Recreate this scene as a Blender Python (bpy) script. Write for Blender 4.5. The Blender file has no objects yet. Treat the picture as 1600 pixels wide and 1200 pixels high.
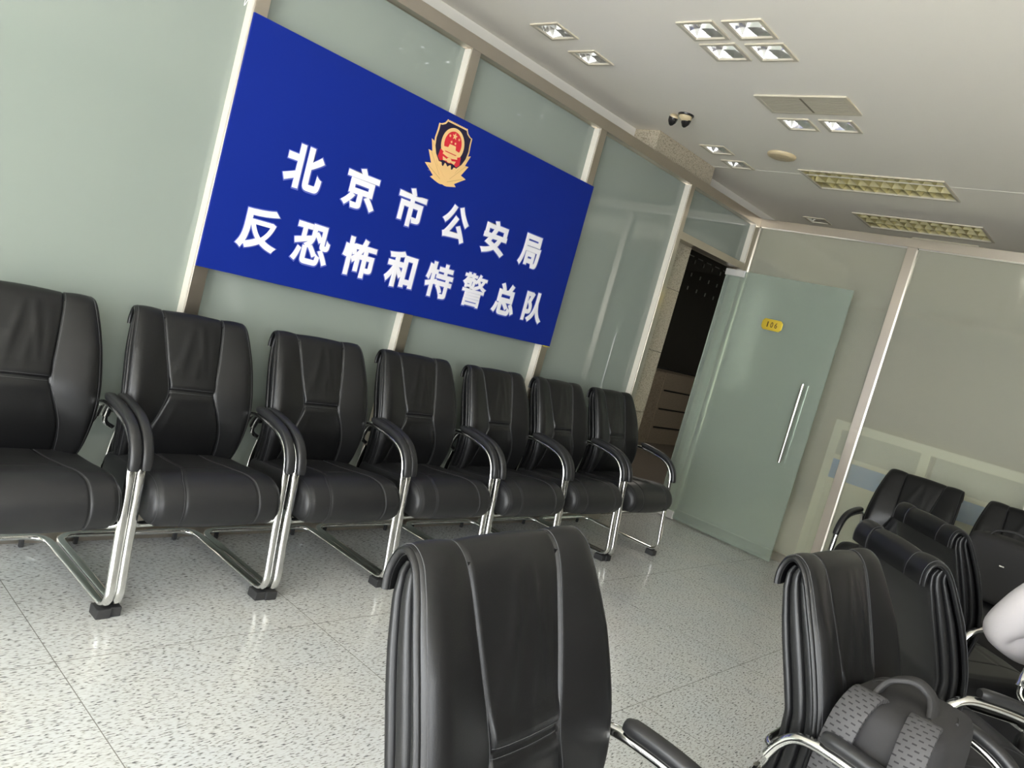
import bpy, bmesh, math, random
from mathutils import Vector, Matrix
random.seed(7)
S = bpy.context.scene
COL = S.collection
PI = math.pi

# ------------------------------------------------------------------ camera
cam_d = bpy.data.cameras.new('camera'); cam = bpy.data.objects.new('camera', cam_d); COL.objects.link(cam)
yaw, pit, rol = 0.7171, -0.0938, 0.2680
_f = Vector((math.cos(pit)*math.cos(yaw), math.cos(pit)*math.sin(yaw), math.sin(pit)))
_r = Vector((math.sin(yaw), -math.cos(yaw), 0)); _u = _r.cross(_f)
_r2 = _r*math.cos(rol) + _u*math.sin(rol); _u2 = -_r*math.sin(rol) + _u*math.cos(rol)
M = Matrix((_r2, _u2, -_f)).transposed().to_4x4(); M.translation = Vector((-1.4866, -3.1138, 1.3536))
cam.matrix_world = M
cam_d.sensor_fit = 'HORIZONTAL'; cam_d.sensor_width = 36.0; cam_d.lens = 1220.19*36/1600
cam_d.clip_start = 0.02
S.camera = cam

# ------------------------------------------------------------------ world, daylight, exposure
S.view_settings.view_transform = 'Standard'; S.view_settings.look = 'None'
S.view_settings.gamma = 1.0; S.view_settings.use_curve_mapping = False
S.view_settings.exposure = 0.36
try:
    S.cycles.use_denoising = True
    S.cycles.max_bounces = 8; S.cycles.diffuse_bounces = 5; S.cycles.transmission_bounces = 6
    S.cycles.sample_clamp_indirect = 40.0; S.cycles.caustics_reflective = False; S.cycles.caustics_refractive = True; S.cycles.blur_glossy = 1.0
except Exception: pass
W = bpy.data.worlds.new('daylight'); S.world = W; W.use_nodes = True
bg = W.node_tree.nodes['Background']; bg.inputs[0].default_value = (0.93, 0.97, 1.0, 1); bg.inputs[1].default_value = 12.5

def area(name, loc, rot, sx, sy, power, color=(1, 1, 1), portal=False):
    l = bpy.data.lights.new(name, 'AREA'); l.shape = 'RECTANGLE'; l.size = sx; l.size_y = sy
    l.energy = power; l.color = color
    if portal: l.cycles.is_portal = True
    o = bpy.data.objects.new(name, l); COL.objects.link(o); o.location = loc; o.rotation_euler = rot
    return o
H = 2.785            # ceiling height
WX = -5.2            # window wall
XB = 4.5726          # back glass partition, front of its frame
XE, YE, YS = 10.4, 2.65, -6.4        # far end, corridor wall, hidden side wall
sun_d = bpy.data.lights.new('sun', 'SUN'); sun_d.energy = 45.0; sun_d.angle = .02; sun_d.color = (1, .975, .93)  # unseen sun, added so its floor bounce brightens the ceiling
sun = bpy.data.objects.new('sun', sun_d); COL.objects.link(sun)
sun.rotation_euler = Vector((math.cos(math.radians(56)), -.12, -math.sin(math.radians(56)))).to_track_quat('-Z', 'Y').to_euler()
area('daylight_portal', (WX-0.02, -3.62, 1.4), (0, -PI/2, 0), 2.4, 4.3, 1, portal=True)
area('fill_portal_south', (-3.2, YS-.02, 1.75), (PI/2, 0, 0), 2.6, 1.7, 1, portal=True)  # portal for the added south window
area('corridor_fill', (6.2, 1.5, 2.74), (0, 0, 0), 1.2, 0.3, 22, (1, .93, .82))  # unseen area light added to lift the corridor wall
area('office_fill', (6.9, -2.8, 2.74), (0, 0, 0), 1.2, 2.4, 12, (1, .97, .9))  # unseen area light added to brighten the room behind the back glass

# ------------------------------------------------------------------ materials
def mat(name, col, rough=.5, metal=0, spec=.5, coat=0, trans=0, bump=None, emit=None, ior=1.5, coat_r=.03):
    m = bpy.data.materials.new(name); m.use_nodes = True
    nt = m.node_tree; b = nt.nodes['Principled BSDF']
    b.inputs['Base Color'].default_value = (*col, 1); b.inputs['Roughness'].default_value = rough
    b.inputs['Metallic'].default_value = metal; b.inputs['Specular IOR Level'].default_value = spec
    b.inputs['Coat Weight'].default_value = coat; b.inputs['Coat Roughness'].default_value = coat_r
    b.inputs['Transmission Weight'].default_value = trans; b.inputs['IOR'].default_value = ior
    if emit:
        b.inputs['Emission Color'].default_value = (*emit[0], 1); b.inputs['Emission Strength'].default_value = emit[1]
    if bump:
        scale, strength, dist = bump[:3]
        tc = nt.nodes.new('ShaderNodeTexCoord'); mp = nt.nodes.new('ShaderNodeMapping')
        nz = nt.nodes.new('ShaderNodeTexNoise'); bp = nt.nodes.new('ShaderNodeBump')
        mp.inputs['Scale'].default_value = bump[3] if len(bump) > 3 else (1, 1, 1)
        nz.inputs['Scale'].default_value = scale; nz.inputs['Detail'].default_value = 4
        bp.inputs['Strength'].default_value = strength; bp.inputs['Distance'].default_value = dist
        nt.links.new(tc.outputs['Object'], mp.inputs[0]); nt.links.new(mp.outputs[0], nz.inputs[0])
        nt.links.new(nz.outputs['Fac'], bp.inputs['Height']); nt.links.new(bp.outputs[0], b.inputs['Normal'])
    return m
def nodes(m): return m.node_tree.nodes, m.node_tree.links, m.node_tree.nodes['Principled BSDF']
def ramp(nt, stops):
    r = nt.nodes.new('ShaderNodeValToRGB'); e = r.color_ramp.elements
    while len(e) < len(stops): e.new(.5)
    for k, (p_, c) in enumerate(stops): e[k].position = p_; e[k].color = (*c, 1)
    return r

LEATHER = mat('black_leather', (.0065, .0065, .007), .37, spec=.42, bump=(420, .25, .0006))
SEATL = mat('seat_leather', (.014, .014, .015), .46, spec=.5, bump=(420, .25, .0006))
THREAD = mat('grey_thread', (.06, .06, .064), .7)
CHROME = mat('chrome', (.82, .82, .80), .13, 1)
PADM = mat('black_armrest', (.018, .018, .019), .38, bump=(700, .15, .0004))
RUBBER = mat('dark_rubber', (.03, .03, .03), .7)
STEEL = mat('brushed_steel', (.58, .525, .45), .30, 1, bump=(60, .12, .0006, (1, 1, .03)))
STEELH = mat('brushed_steel_across', (.58, .525, .45), .30, 1, bump=(60, .12, .0006, (.03, .03, 1)))
SATIN = mat('satin_steel', (.86, .85, .82), .5, .6)
BRIGHT = mat('polished_steel', (.80, .79, .76), .2, 1)
CEIL = mat('ceiling_paint', (.90, .855, .765), .85, bump=(14, .06, .003))
WHITEP = mat('white_paint', (.80, .77, .70), .7)
CREAM = mat('cream_plastic', (.60, .49, .30), .45)
BLACKP = mat('black_plastic', (.012, .011, .011), .25)
TRIMW = mat('fixture_trim', (.57, .52, .41), .45)
MIRROR = mat('lamp_reflector', (.88, .88, .87), .18, 1)
LOUV = mat('louver_metal', (.56, .51, .30), .42, .8)
BULB = mat('lamp_bulb', (.9, .9, .88), .3, emit=((1, .98, .94), 2.5))
FROST = mat('frosted_glass', (.245, .278, .246), .8, spec=.3, coat=1, coat_r=.015)
FROSTT = mat('frosted_glass_see_through', (.80, .80, .685), .24, spec=.22, trans=.76, ior=1.18)
DOORGL = mat('door_frosted_glass', (.62, .70, .62), .24, spec=.22, trans=.72, ior=1.18)
BLUE = mat('sign_blue', (.0035, .0175, .215), .55, spec=.18)
HALO = mat('letter_halo', (.10, .13, .46), .45)
LETTER = mat('letter_white', (.84, .82, .86), .45)
GOLD = mat('emblem_gold', (.80, .52, .22), .5)
GOLDD = mat('emblem_dark_gold', (.55, .33, .12), .5)
NAVY = mat('emblem_navy', (.012, .008, .035), .5)
RED = mat('emblem_red', (.62, .018, .035), .5)
BRASS = mat('brass_plate', (.80, .58, .06), .28, .55)
BROWN = mat('numeral_brown', (.10, .05, .01), .5)
DARKGL = mat('dark_glass', (.012, .013, .012), .08, spec=.5)
SLOT = mat('slot_black', (.006, .006, .006), .8)
BAGM = mat('black_nylon', (.022, .021, .022), .75, bump=(900, .4, .0005))
BAGT = mat('black_webbing', (.030, .029, .030), .7, bump=(500, .4, .0006))
SHIRT = mat('white_shirt', (.74, .70, .71), .8, bump=(26, .35, .004))
SKIN = mat('skin', (.52, .31, .22), .5)
TROUS = mat('black_trousers', (.015, .015, .018), .8)
HAIR = mat('black_hair', (.01, .009, .008), .5, bump=(160, .5, .002))
DIVF = mat('divider_frame', (.80, .82, .74), .5)
DIVP = mat('divider_panel', (.46, .49, .48), .8)
DIVB = mat('divider_blue', (.10, .33, .90), .6)
CARP = mat('desk_top', (.5, .47, .4), .5)
STROKE = mat('stroke_white', (.86, .88, .86), .6)

def granite(name, base, dark, scale=90):
    m = mat(name, base, .35, spec=.4); n, l, b = nodes(m)
    tc = n.new('ShaderNodeTexCoord'); nz = n.new('ShaderNodeTexNoise'); nz.inputs['Scale'].default_value = scale
    nz.inputs['Detail'].default_value = 3; l.new(tc.outputs['Object'], nz.inputs[0])
    r = ramp(m.node_tree, [(.36, dark), (.47, base), (.6, tuple(c*1.12 for c in base))])
    l.new(nz.outputs['Fac'], r.inputs[0]); l.new(r.outputs[0], b.inputs['Base Color'])
    return m
GRANITE = granite('column_granite', (.46, .405, .305), (.22, .185, .13), 130)
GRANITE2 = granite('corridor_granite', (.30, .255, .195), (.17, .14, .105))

def floor_mat():
    m = mat('speckled_granite_tile', (.6, .6, .57), .16, spec=.5); nt = m.node_tree; n, l, b = nodes(m)
    tc = n.new('ShaderNodeTexCoord')
    def mp(scale, rot=0):
        q = n.new('ShaderNodeMapping'); q.inputs['Scale'].default_value = scale; q.inputs['Rotation'].default_value = (0, 0, rot)
        l.new(tc.outputs['Object'], q.inputs[0]); return q
    n1 = n.new('ShaderNodeTexNoise'); n1.inputs['Scale'].default_value = 1; n1.inputs['Detail'].default_value = 1.5; n1.inputs['Distortion'].default_value = .5
    l.new(mp((54, 215, 1), .05).outputs[0], n1.inputs[0])
    r1 = ramp(nt, [(.33, (.16, .16, .165)), (.405, (.54, .535, .51)), (.46, (.668, .682, .682)), (.7, (.735, .75, .75))])
    l.new(n1.outputs['Fac'], r1.inputs[0])
    n2 = n.new('ShaderNodeTexNoise'); n2.inputs['Scale'].default_value = 3.0; n2.inputs['Detail'].default_value = 2
    l.new(mp((1, 1, 1)).outputs[0], n2.inputs[0])
    r2 = ramp(nt, [(.3, (.95, .96, .965)), (.7, (1.0, .985, .955))]); l.new(n2.outputs['Fac'], r2.inputs[0])
    mx = n.new('ShaderNodeMix'); mx.data_type = 'RGBA'; mx.blend_type = 'MULTIPLY'; mx.inputs[0].default_value = 1
    l.new(r1.outputs[0], mx.inputs[6]); l.new(r2.outputs[0], mx.inputs[7])
    sp = n.new('ShaderNodeSeparateXYZ'); l.new(tc.outputs['Object'], sp.inputs[0])
    def line(out, off, pitch):
        a = n.new('ShaderNodeMath'); a.operation = 'SUBTRACT'; l.new(out, a.inputs[0]); a.inputs[1].default_value = off
        d = n.new('ShaderNodeMath'); d.operation = 'DIVIDE'; l.new(a.outputs[0], d.inputs[0]); d.inputs[1].default_value = pitch
        f = n.new('ShaderNodeMath'); f.operation = 'FRACT'; l.new(d.outputs[0], f.inputs[0])
        s = n.new('ShaderNodeMath'); s.operation = 'SUBTRACT'; l.new(f.outputs[0], s.inputs[0]); s.inputs[1].default_value = .5
        q = n.new('ShaderNodeMath'); q.operation = 'ABSOLUTE'; l.new(s.outputs[0], q.inputs[0])
        g = n.new('ShaderNodeMath'); g.operation = 'GREATER_THAN'; l.new(q.outputs[0], g.inputs[0]); g.inputs[1].default_value = .5-.0014/pitch
        return g
    gx = line(sp.outputs['X'], -.5545, .911); gy = line(sp.outputs['Y'], -.870, .921)
    mxm = n.new('ShaderNodeMath'); mxm.operation = 'MAXIMUM'; l.new(gx.outputs[0], mxm.inputs[0]); l.new(gy.outputs[0], mxm.inputs[1])
    m2 = n.new('ShaderNodeMix'); m2.data_type = 'RGBA'; l.new(mxm.outputs[0], m2.inputs[0])
    l.new(mx.outputs[2], m2.inputs[6]); m2.inputs[7].default_value = (.24, .23, .21, 1)
    l.new(m2.outputs[2], b.inputs['Base Color'])
    return m
FLOOR = floor_mat()

def strap_mat():
    m = mat('perforated_strap', (.05, .048, .05), .7); nt = m.node_tree; n, l, b = nodes(m)
    tc = n.new('ShaderNodeTexCoord'); br = n.new('ShaderNodeTexBrick')
    br.inputs['Scale'].default_value = 1; br.inputs['Brick Width'].default_value = .017; br.inputs['Row Height'].default_value = .011
    br.inputs['Mortar Size'].default_value = .0042; br.inputs['Mortar Smooth'].default_value = .1
    br.inputs['Color1'].default_value = (.008, .008, .009, 1); br.inputs['Color2'].default_value = (.008, .008, .009, 1)
    br.inputs['Mortar'].default_value = (.062, .06, .062, 1)
    l.new(tc.outputs['UV'], br.inputs[0]); l.new(br.outputs[0], b.inputs['Base Color'])
    return m
STRAP = strap_mat()

# ------------------------------------------------------------------ mesh helpers
class MB:
    def __init__(s): s.v = []; s.f = []
    def add(s, v, f):
        k = len(s.v); s.v += [tuple(p) for p in v]; s.f += [tuple(i+k for i in q) for q in f]; return s
    def box(s, x0, x1, y0, y1, z0, z1):
        v = [(x, y, z) for z in (z0, z1) for y in (y0, y1) for x in (x0, x1)]
        return s.add(v, [(0, 2, 3, 1), (4, 5, 7, 6), (0, 1, 5, 4), (2, 6, 7, 3), (0, 4, 6, 2), (1, 3, 7, 5)])
    def grid(s, rows, closed_u=False, closed_v=False):
        nr, nc = len(rows), len(rows[0]); v = [p for r in rows for p in r]; f = []
        for i in range(nr if closed_v else nr-1):
            for j in range(nc if closed_u else nc-1):
                a, b = i*nc+j, i*nc+(j+1) % nc; c, d = ((i+1) % nr)*nc+(j+1) % nc, ((i+1) % nr)*nc+j
                f.append((a, b, c, d))
        return s.add(v, f)
    def cap(s, ring, flip=False):
        idx = list(range(len(ring)))
        return s.add(ring, [tuple(reversed(idx)) if flip else tuple(idx)])
    def lathe(s, prof, loc=(0, 0, 0), n=32, axis='Z', rot=None):
        rows = []
        for r, h in prof:
            row = []
            for k in range(n):
                a = 2*PI*k/n; p = Vector((r*math.cos(a), r*math.sin(a), h))
                if rot: p = rot @ p
                row.append(p+Vector(loc))
            rows.append(row)
        return s.grid(rows, closed_u=True)
    def sweep(s, path, a, b, n=14, closed=False, first=None, caps=True, power=2.0):
        """elliptic tube; a along the binormal, b along the normal"""
        P = [Vector(p) for p in path]; m = len(P)
        T = []
        for i in range(m):
            if closed: t = P[(i+1) % m]-P[i-1]
            else: t = P[min(i+1, m-1)]-P[max(i-1, 0)]
            T.append(t.normalized())
        B = Vector(first) if first else Vector((1, 0, 0))
        B = (B-T[0]*B.dot(T[0])).normalized(); rows = []
        for i in range(m):
            B = (B-T[i]*B.dot(T[i])).normalized(); N = B.cross(T[i])
            row = []
            for k in range(n):
                t = 2*PI*k/n; c, si = math.cos(t), math.sin(t)
                c = math.copysign(abs(c)**(2/power), c); si = math.copysign(abs(si)**(2/power), si)
                aa = a(i/(m-1)) if callable(a) else a; bb = b(i/(m-1)) if callable(b) else b
                row.append(P[i]+B*(aa*c)+N*(bb*si))
            rows.append(row)
        s.grid(rows, closed_u=True, closed_v=closed)
        if caps and not closed: s.cap(rows[0]); s.cap(rows[-1], True)
        return s
    def prism(s, poly, y0, y1):
        """outline in x,z extruded along y"""
        n = len(poly); v = [(x, y0, z) for x, z in poly]+[(x, y1, z) for x, z in poly]
        f = [tuple(range(n)), tuple(range(2*n-1, n-1, -1))]+[(i, i+n, (i+1) % n+n, (i+1) % n) for i in range(n)]
        return s.add(v, f)
    def mesh(s, name, m, smooth=True, angle=40, bevel=0, merge=True):
        me = bpy.data.meshes.new(name); me.from_pydata(s.v, [], s.f)
        bm = bmesh.new(); bm.from_mesh(me)
        if merge: bmesh.ops.remove_doubles(bm, verts=bm.verts, dist=1e-6)
        bmesh.ops.recalc_face_normals(bm, faces=bm.faces)
        if bevel:
            es = [e for e in bm.edges if len(e.link_faces) == 2 and e.calc_face_angle(0) > .6]
            bmesh.ops.bevel(bm, geom=es, offset=bevel, segments=2, affect='EDGES', profile=.5)
        for f in bm.faces: f.smooth = smooth
        if smooth:
            for e in bm.edges:
                if len(e.link_faces) == 2 and e.calc_face_angle(0) > math.radians(angle): e.smooth = False
        bm.to_mesh(me); bm.free(); me.materials.append(m); return me

def link(name, me, parent=None, loc=None):
    o = bpy.data.objects.new(name, me); COL.objects.link(o)
    if parent: o.parent = parent
    if loc: o.location = loc
    return o
def obj(name, mb, m, parent=None, **k): return link(name, mb.mesh(name, m, **k), parent)
def struct(name, mb, m, parent=None, **k):
    o = obj(name, mb, m, parent, **k)
    if not parent: o['kind'] = 'structure'
    return o
def empty(name, loc=(0, 0, 0), rz=0):
    o = bpy.data.objects.new(name, None); COL.objects.link(o); o.location = loc; o.rotation_euler = (0, 0, rz)
    o.empty_display_size = .1; return o
def tag(o, label, cat, group=None):
    o['label'] = label; o['category'] = cat
    if group: o['group'] = group
    return o
def dup(root, loc, rz=None):
    r = root.copy(); COL.objects.link(r); r.location = loc
    if rz is not None: r.rotation_euler = (0, 0, rz)
    for ch in list(root.children):
        c = ch.copy(); COL.objects.link(c); c.parent = r
        for g in list(ch.children):
            d = g.copy(); COL.objects.link(d); d.parent = c
    return r
def catmull(ctrl, n):
    out = []; m = len(ctrl)-1
    for i in range(n+1):
        t = i/n*m; k = min(int(t), m-1); u = t-k
        p0, p1, p2, p3 = ctrl[max(k-1, 0)], ctrl[k], ctrl[k+1], ctrl[min(k+2, m)]
        out.append(tuple(.5*(2*b+(c-a)*u+(2*a-5*b+4*c-d)*u*u+(3*b-a-3*c+d)*u**3) for a, b, c, d in zip(p0, p1, p2, p3)))
    return out
def lerp_tab(tab, x):
    if x <= tab[0][0]: return tab[0][1]
    for (a, b), (c, d) in zip(tab, tab[1:]):
        if x <= c: return b+(d-b)*(x-a)/(c-a)
    return tab[-1][1]

# ------------------------------------------------------------------ room shell
struct('floor', MB().box(WX-.3, XE+.3, YS-.2, YE+.3, -.06, 0), FLOOR, smooth=False)
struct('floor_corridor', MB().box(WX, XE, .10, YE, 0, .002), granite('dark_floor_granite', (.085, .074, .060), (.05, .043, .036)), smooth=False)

holes = []
def downl(x0, y0): holes.append((x0, x0+.155, y0-.155, y0)); return (x0+.0775, y0-.0775)
DL = dict(da=downl(1.415, -.08), db=downl(1.743, -.08), q1=downl(1.478, -.928), q2=downl(1.485, -1.158), q3=downl(1.706, -.928), q4=downl(1.718, -1.158),
          p1=downl(2.672, -.908), p2=downl(2.672, -1.150), f1=downl(3.265, -.08), f2=downl(3.590, -.08), sm=downl(5.115, -.112))
LOUVERS = [(3.655, 4.095, -1.56, -.62), (4.735, 5.185, -1.575, -.64)]
holes += [(a+.012, b-.012, c+.012, d-.012) for a, b, c, d in LOUVERS]
xs = sorted({WX-.1, XE+.1} | {h[0] for h in holes} | {h[1] for h in holes}); ys = sorted({YS-.1, YE+.1} | {h[2] for h in holes} | {h[3] for h in holes})
cb = MB()
for i in range(len(xs)-1):
    for j in range(len(ys)-1):
        cx, cy = (xs[i]+xs[i+1])/2, (ys[j]+ys[j+1])/2
        if any(h[0] < cx < h[1] and h[2] < cy < h[3] for h in holes): continue
        cb.add([(xs[i], ys[j], H), (xs[i+1], ys[j], H), (xs[i+1], ys[j+1], H), (xs[i], ys[j+1], H)], [(0, 3, 2, 1)])
struct('ceiling', cb, CEIL, smooth=False)
struct('trim_1', MB().box(3.772, 3.778, -6.3, .10, H-.0012, H+.002), CEIL, smooth=False)   # panel joint across the ceiling

# window wall behind the viewer: sill, head, mullions
wl = MB(); wl.box(WX-.2, WX, YS, -5.75, 0, H); wl.box(WX-.2, WX, -1.5, .6, 0, H); wl.box(WX-.2, WX, -5.75, -1.5, 0, .22); wl.box(WX-.2, WX, -5.75, -1.5, 2.58, H)
struct('wall_window_side', wl, WHITEP, smooth=False)
mu = MB()
for y in (-5.75, -4.33, -2.95, -1.55): mu.box(WX-.12, WX-.04, y, y+.05, .22, 2.58)
mu.box(WX-.12, WX-.04, -5.75, -1.5, 1.0, 1.05)
struct('window_1', mu, STEEL, smooth=False)
ws = MB(); ws.box(WX-.2, -4.5, YS-.2, YS, 0, H); ws.box(-1.9, XE+.2, YS-.2, YS, 0, H); ws.box(-4.5, -1.9, YS-.2, YS, 0, .9); ws.box(-4.5, -1.9, YS-.2, YS, 2.6, H)  # window opening added in this unseen wall to even out the room light
struct('wall_south', ws, mat('dark_wall', (.15, .13, .105), .7), smooth=False)
struct('wall_east', MB().box(XE, XE+.2, YS, YE, 0, H), mat('office_wall', (.36, .33, .28), .8), smooth=False)
struct('wall_corridor_end', MB().box(WX-.2, WX, .6, YE, 0, H), WHITEP, smooth=False)

mu = MB()
for x in (-4.5, -3.2, -1.95): mu.box(x, x+.05, YS-.12, YS-.04, .9, 2.6)
struct('window_40', mu, STEEL, smooth=False)

# bulkhead above the glass partition and the stone column behind it
bk = MB(); bk.box(WX, 2.99, .306, .42, 2.40, H); bk.box(3.81, 7.5, .300, .42, 2.40, H)
struct('wall_bulkhead', bk, WHITEP, smooth=False)
co = MB()
zj = [0, .355, .84, 1.325, 1.81, 2.295, H]
for a, b in zip(zj, zj[1:]): co.box(2.99, 3.808, .102, .62, a+.0015, b-.0015)
struct('wall_column', co, GRANITE, smooth=False, bevel=.002)

# glass partition with the sign: posts, beams and panes
PW = .061
pn = 1
def trim(mb, m=STEEL, **k):
    global pn
    pn += 1; return struct('trim_%d' % pn, mb, m, smooth=False, **k)
FD = .095
for x0, x1 in ((-4.64, -4.58), (-3.47, -3.41), (-2.30, -2.24), (-1.13, -1.07), (0, PW), (1.1256, 1.1867), (2.259, 2.32), (3.402, 3.457)):
    trim(MB().box(x0, x1, 0, FD, .062, 2.543), bevel=.0015)
trim(MB().box(WX, XB+.075, 0, FD, 2.543, 2.608), STEELH, bevel=.0015)
trim(MB().box(WX, 3.457, 0, FD, 0, .062), STEELH, bevel=.0015)
trim(MB().box(3.457, 4.505, 0, FD, 2.157, 2.212), STEELH, bevel=.0015)
trim(MB().box(4.505, XB+.075, 0, FD, 0, 2.543), bevel=.0015)
wn = 1
def pane(mb, m):
    global wn
    wn += 1; return struct('window_%d' % wn, mb, m, smooth=False)
GY = .050
xsp = [(WX, -4.64), (-4.58, -3.47), (-3.41, -2.30), (-2.24, -1.13), (-1.07, 0), (PW, 1.1256), (1.1867, 2.259), (2.32, 3.402)]
for a, b in xsp: pane(MB().box(a-.004, b+.004, GY, GY+.012, .058, 2.547), FROST)
pane(MB().box(3.453, 4.509, GY, GY+.012, 2.208, 2.547), FROST)
# light glazing beads under the top beam
gb = MB()
for a, b in xsp+[(3.457, 4.505)]: gb.box(a, b, GY-.006, GY, 2.536, 2.543)
trim(gb, BRIGHT)
LIT_SIDE = mat('lit_post_side', (.66, .62, .54), .4, spec=.5)  # cream strips on the post sides paint the steel's window reflection
for x in (-4.64, -3.47, -2.30, -1.13, 0, 1.1256, 2.259, 3.402, 4.505): trim(MB().box(x-.006, x, .006, GY, .062, 2.536), LIT_SIDE)

# back partition
for y0, y1 in ((-1.2432, -1.1763), (-2.43, -2.363), (-3.62, -3.553), (-4.81, -4.743)): trim(MB().box(XB, XB+.075, y0, y1, .062, 2.543), bevel=.0015)
trim(MB().box(XB, XB+.075, YS, 0, 2.543, 2.608), STEELH, bevel=.0015)
trim(MB().box(XB, XB+.075, YS, 0, 0, .062), STEELH, bevel=.0015)
for a, b in ((-1.1763, 0), (-2.363, -1.2432), (-3.553, -2.43), (-4.743, -3.62), (YS, -4.81)):
    pane(MB().box(XB+.028, XB+.040, a-.004, b+.004, .058, 2.547), FROSTT)
gb = MB()
for a, b in ((-1.1763, 0), (-2.363, -1.2432), (-3.553, -2.43), (-4.743, -3.62)):
    gb.box(XB+.020, XB+.028, a, b, 2.535, 2.543); gb.box(XB+.020, XB+.028, b-.008, b, .062, 2.543)
trim(gb, BRIGHT)

# corridor seen through the doorway
cw = MB()
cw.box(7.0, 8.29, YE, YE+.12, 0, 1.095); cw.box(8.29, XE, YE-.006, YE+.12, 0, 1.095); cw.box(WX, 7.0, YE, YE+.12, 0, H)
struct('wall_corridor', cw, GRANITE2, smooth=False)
struct('trim_40', MB().box(7.0, XE, YE-.03, YE+.12, 1.085, 1.105), SLOT, smooth=False)
sl = MB()
for z in (.794, .519, .245): sl.box(8.345, XE, YE-.011, YE-.004, z-.011, z+.011)
struct('trim_41', sl, SLOT, smooth=False)
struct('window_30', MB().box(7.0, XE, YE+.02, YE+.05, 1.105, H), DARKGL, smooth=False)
gr = MB()  # pale dashes painting light reflections in the dark glass
for i in range(7):
    x = 7.95+i*.26
    for z in (2.62, 2.44, 2.25): gr.box(x, x+.007, YE+.004, YE+.02, z, z+.05)
for i in range(6):
    x = 7.98+i*.26
    for z in (2.70,): gr.box(x+.03, x+.16, YE+.004, YE+.02, z, z+.012)
struct('trim_42', gr, mat('painted_reflection', (.2, .2, .18), .5), smooth=False)

# ------------------------------------------------------------------ glass door standing open
piv = (4.4415, .03)
dang = math.atan2(-.995, -.0513)
door = empty('door_1', (piv[0], piv[1], 0), dang); door['kind'] = 'structure'
obj('door_leaf', MB().box(-.072, .998, -.006, .006, .012, 2.137), DOORGL, door, smooth=False, bevel=.0015)
for s in (-1, 1):
    hp = MB(); y = s*.050
    hp.sweep([(.862, y, .760), (.862, y, .762), (.862, y, 1.378), (.862, y, 1.380)], .014, .014, 18)
    for z in (.86, 1.28): hp.sweep([(.862, s*.004, z), (.862, y, z)], .008, .008, 10)
    h = obj('handle', hp, BRIGHT, door)
for z0, z1 in ((2.088, 2.142), (.004, .07)): obj('patch_fitting', MB().box(-.078, .102, -.016, .016, z0, z1), SATIN, door, smooth=False, bevel=.003)
pl = MB(); ch = .018
def chamfer_rect(x0, x1, z0, z1, c): return [(x0+c, z0), (x1-c, z0), (x1, z0+c), (x1, z1-c), (x1-c, z1), (x0+c, z1), (x0, z1-c), (x0, z0+c)]
pl.prism(chamfer_rect(.372, .546, 1.718, 1.806, .02), -.014, -.006)
plate = obj('number_plate', pl, BRASS, door, smooth=False, bevel=.0025); plate['label'] = 'golden number plate reading 106'

def text_mesh(body, size, m, extrude=.001, bold=0, name='character', res=6):
    c = bpy.data.curves.new('glyph', 'FONT'); c.body = body; c.size = size; c.extrude = extrude; c.bevel_depth = bold; c.bevel_resolution = 2; c.resolution_u = res
    c.align_x = 'CENTER'
    o = bpy.data.objects.new('glyph', c); COL.objects.link(o)
    dg = bpy.context.evaluated_depsgraph_get(); dg.update()
    me = bpy.data.meshes.new_from_object(o.evaluated_get(dg)); me.name = name
    bpy.data.objects.remove(o); bpy.data.curves.remove(c)
    me.materials.clear(); me.materials.append(m); return me
def fit_glyph(me, x0, x1, z0, z1, y):
    """glyph outline laid upright: x stays, its y becomes z, front towards -y"""
    X = [v.co.x for v in me.vertices]; Y = [v.co.y for v in me.vertices]
    a, b, c, d = min(X), max(X), min(Y), max(Y)
    zm = max(abs(v.co.z) for v in me.vertices) or 1
    for v in me.vertices:
        x, yy, z = v.co
        v.co = (x0+(x-a)/(b-a)*(x1-x0), y-z/zm*.0005, z0+(yy-c)/(d-c)*(z1-z0))
    return me
for k, ch_ in enumerate('106'):
    x = .412+k*.036; w = .010 if ch_ == '1' else .022; x += .006 if ch_ == '1' else 0
    link('numeral', fit_glyph(text_mesh(ch_, .06, BROWN, .0006, .0006), x, x+w, 1.741, 1.784, -.0148), plate)

# ------------------------------------------------------------------ sign board
SZ0, SZ1, SW = 1.181, 2.2024, 2.32
sign = empty('sign_board', (1.16, -.002, SZ0))
tag(sign, 'large blue police sign board with white Chinese characters and badge on the glass wall', 'sign')
def on_sign(o): o.parent = sign; o.location = (-1.16, .002, -SZ0); return o
on_sign(obj('panel', MB().box(0, SW, -.014, -.002, SZ0, SZ1), BLUE, smooth=False, bevel=.0012))
edge = on_sign(obj('yellow_edge', MB().box(2.262, 2.318, -.0145, -.003, SZ0-.004, SZ0+.0005), mat('yellow_edge', (.75, .62, .02), .5), smooth=False)); edge['label'] = 'yellow strip at the lower right edge'
def row(chars, xc0, xc1, z0, z1, w, off):
    for k, ch_ in enumerate(chars):
        xc = xc0+(xc1-xc0)*k/(len(chars)-1); o_ = off.get(ch_, off['*'])
        ww = w*{'市': .93, '局': .93, '反': 1.0, '队': .97}.get(ch_, 1)
        me = fit_glyph(text_mesh(ch_, .2, LETTER, .0, o_), xc-ww/2, xc+ww/2, z0, z1, -.0150)
        co_ = on_sign(link('character', me))
        ht = fit_glyph(text_mesh(ch_, .2, HALO, .0, o_+.0045), xc-ww/2-.005, xc+ww/2+.007, z0-.007, z1+.005, -.0141); hl = link('halo', ht, co_); hl['label'] = 'soft pale glow printed around the character'
row('北京市公安局', .370, 1.914, 1.604, 1.793, .192, {'*': .0076})
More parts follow.
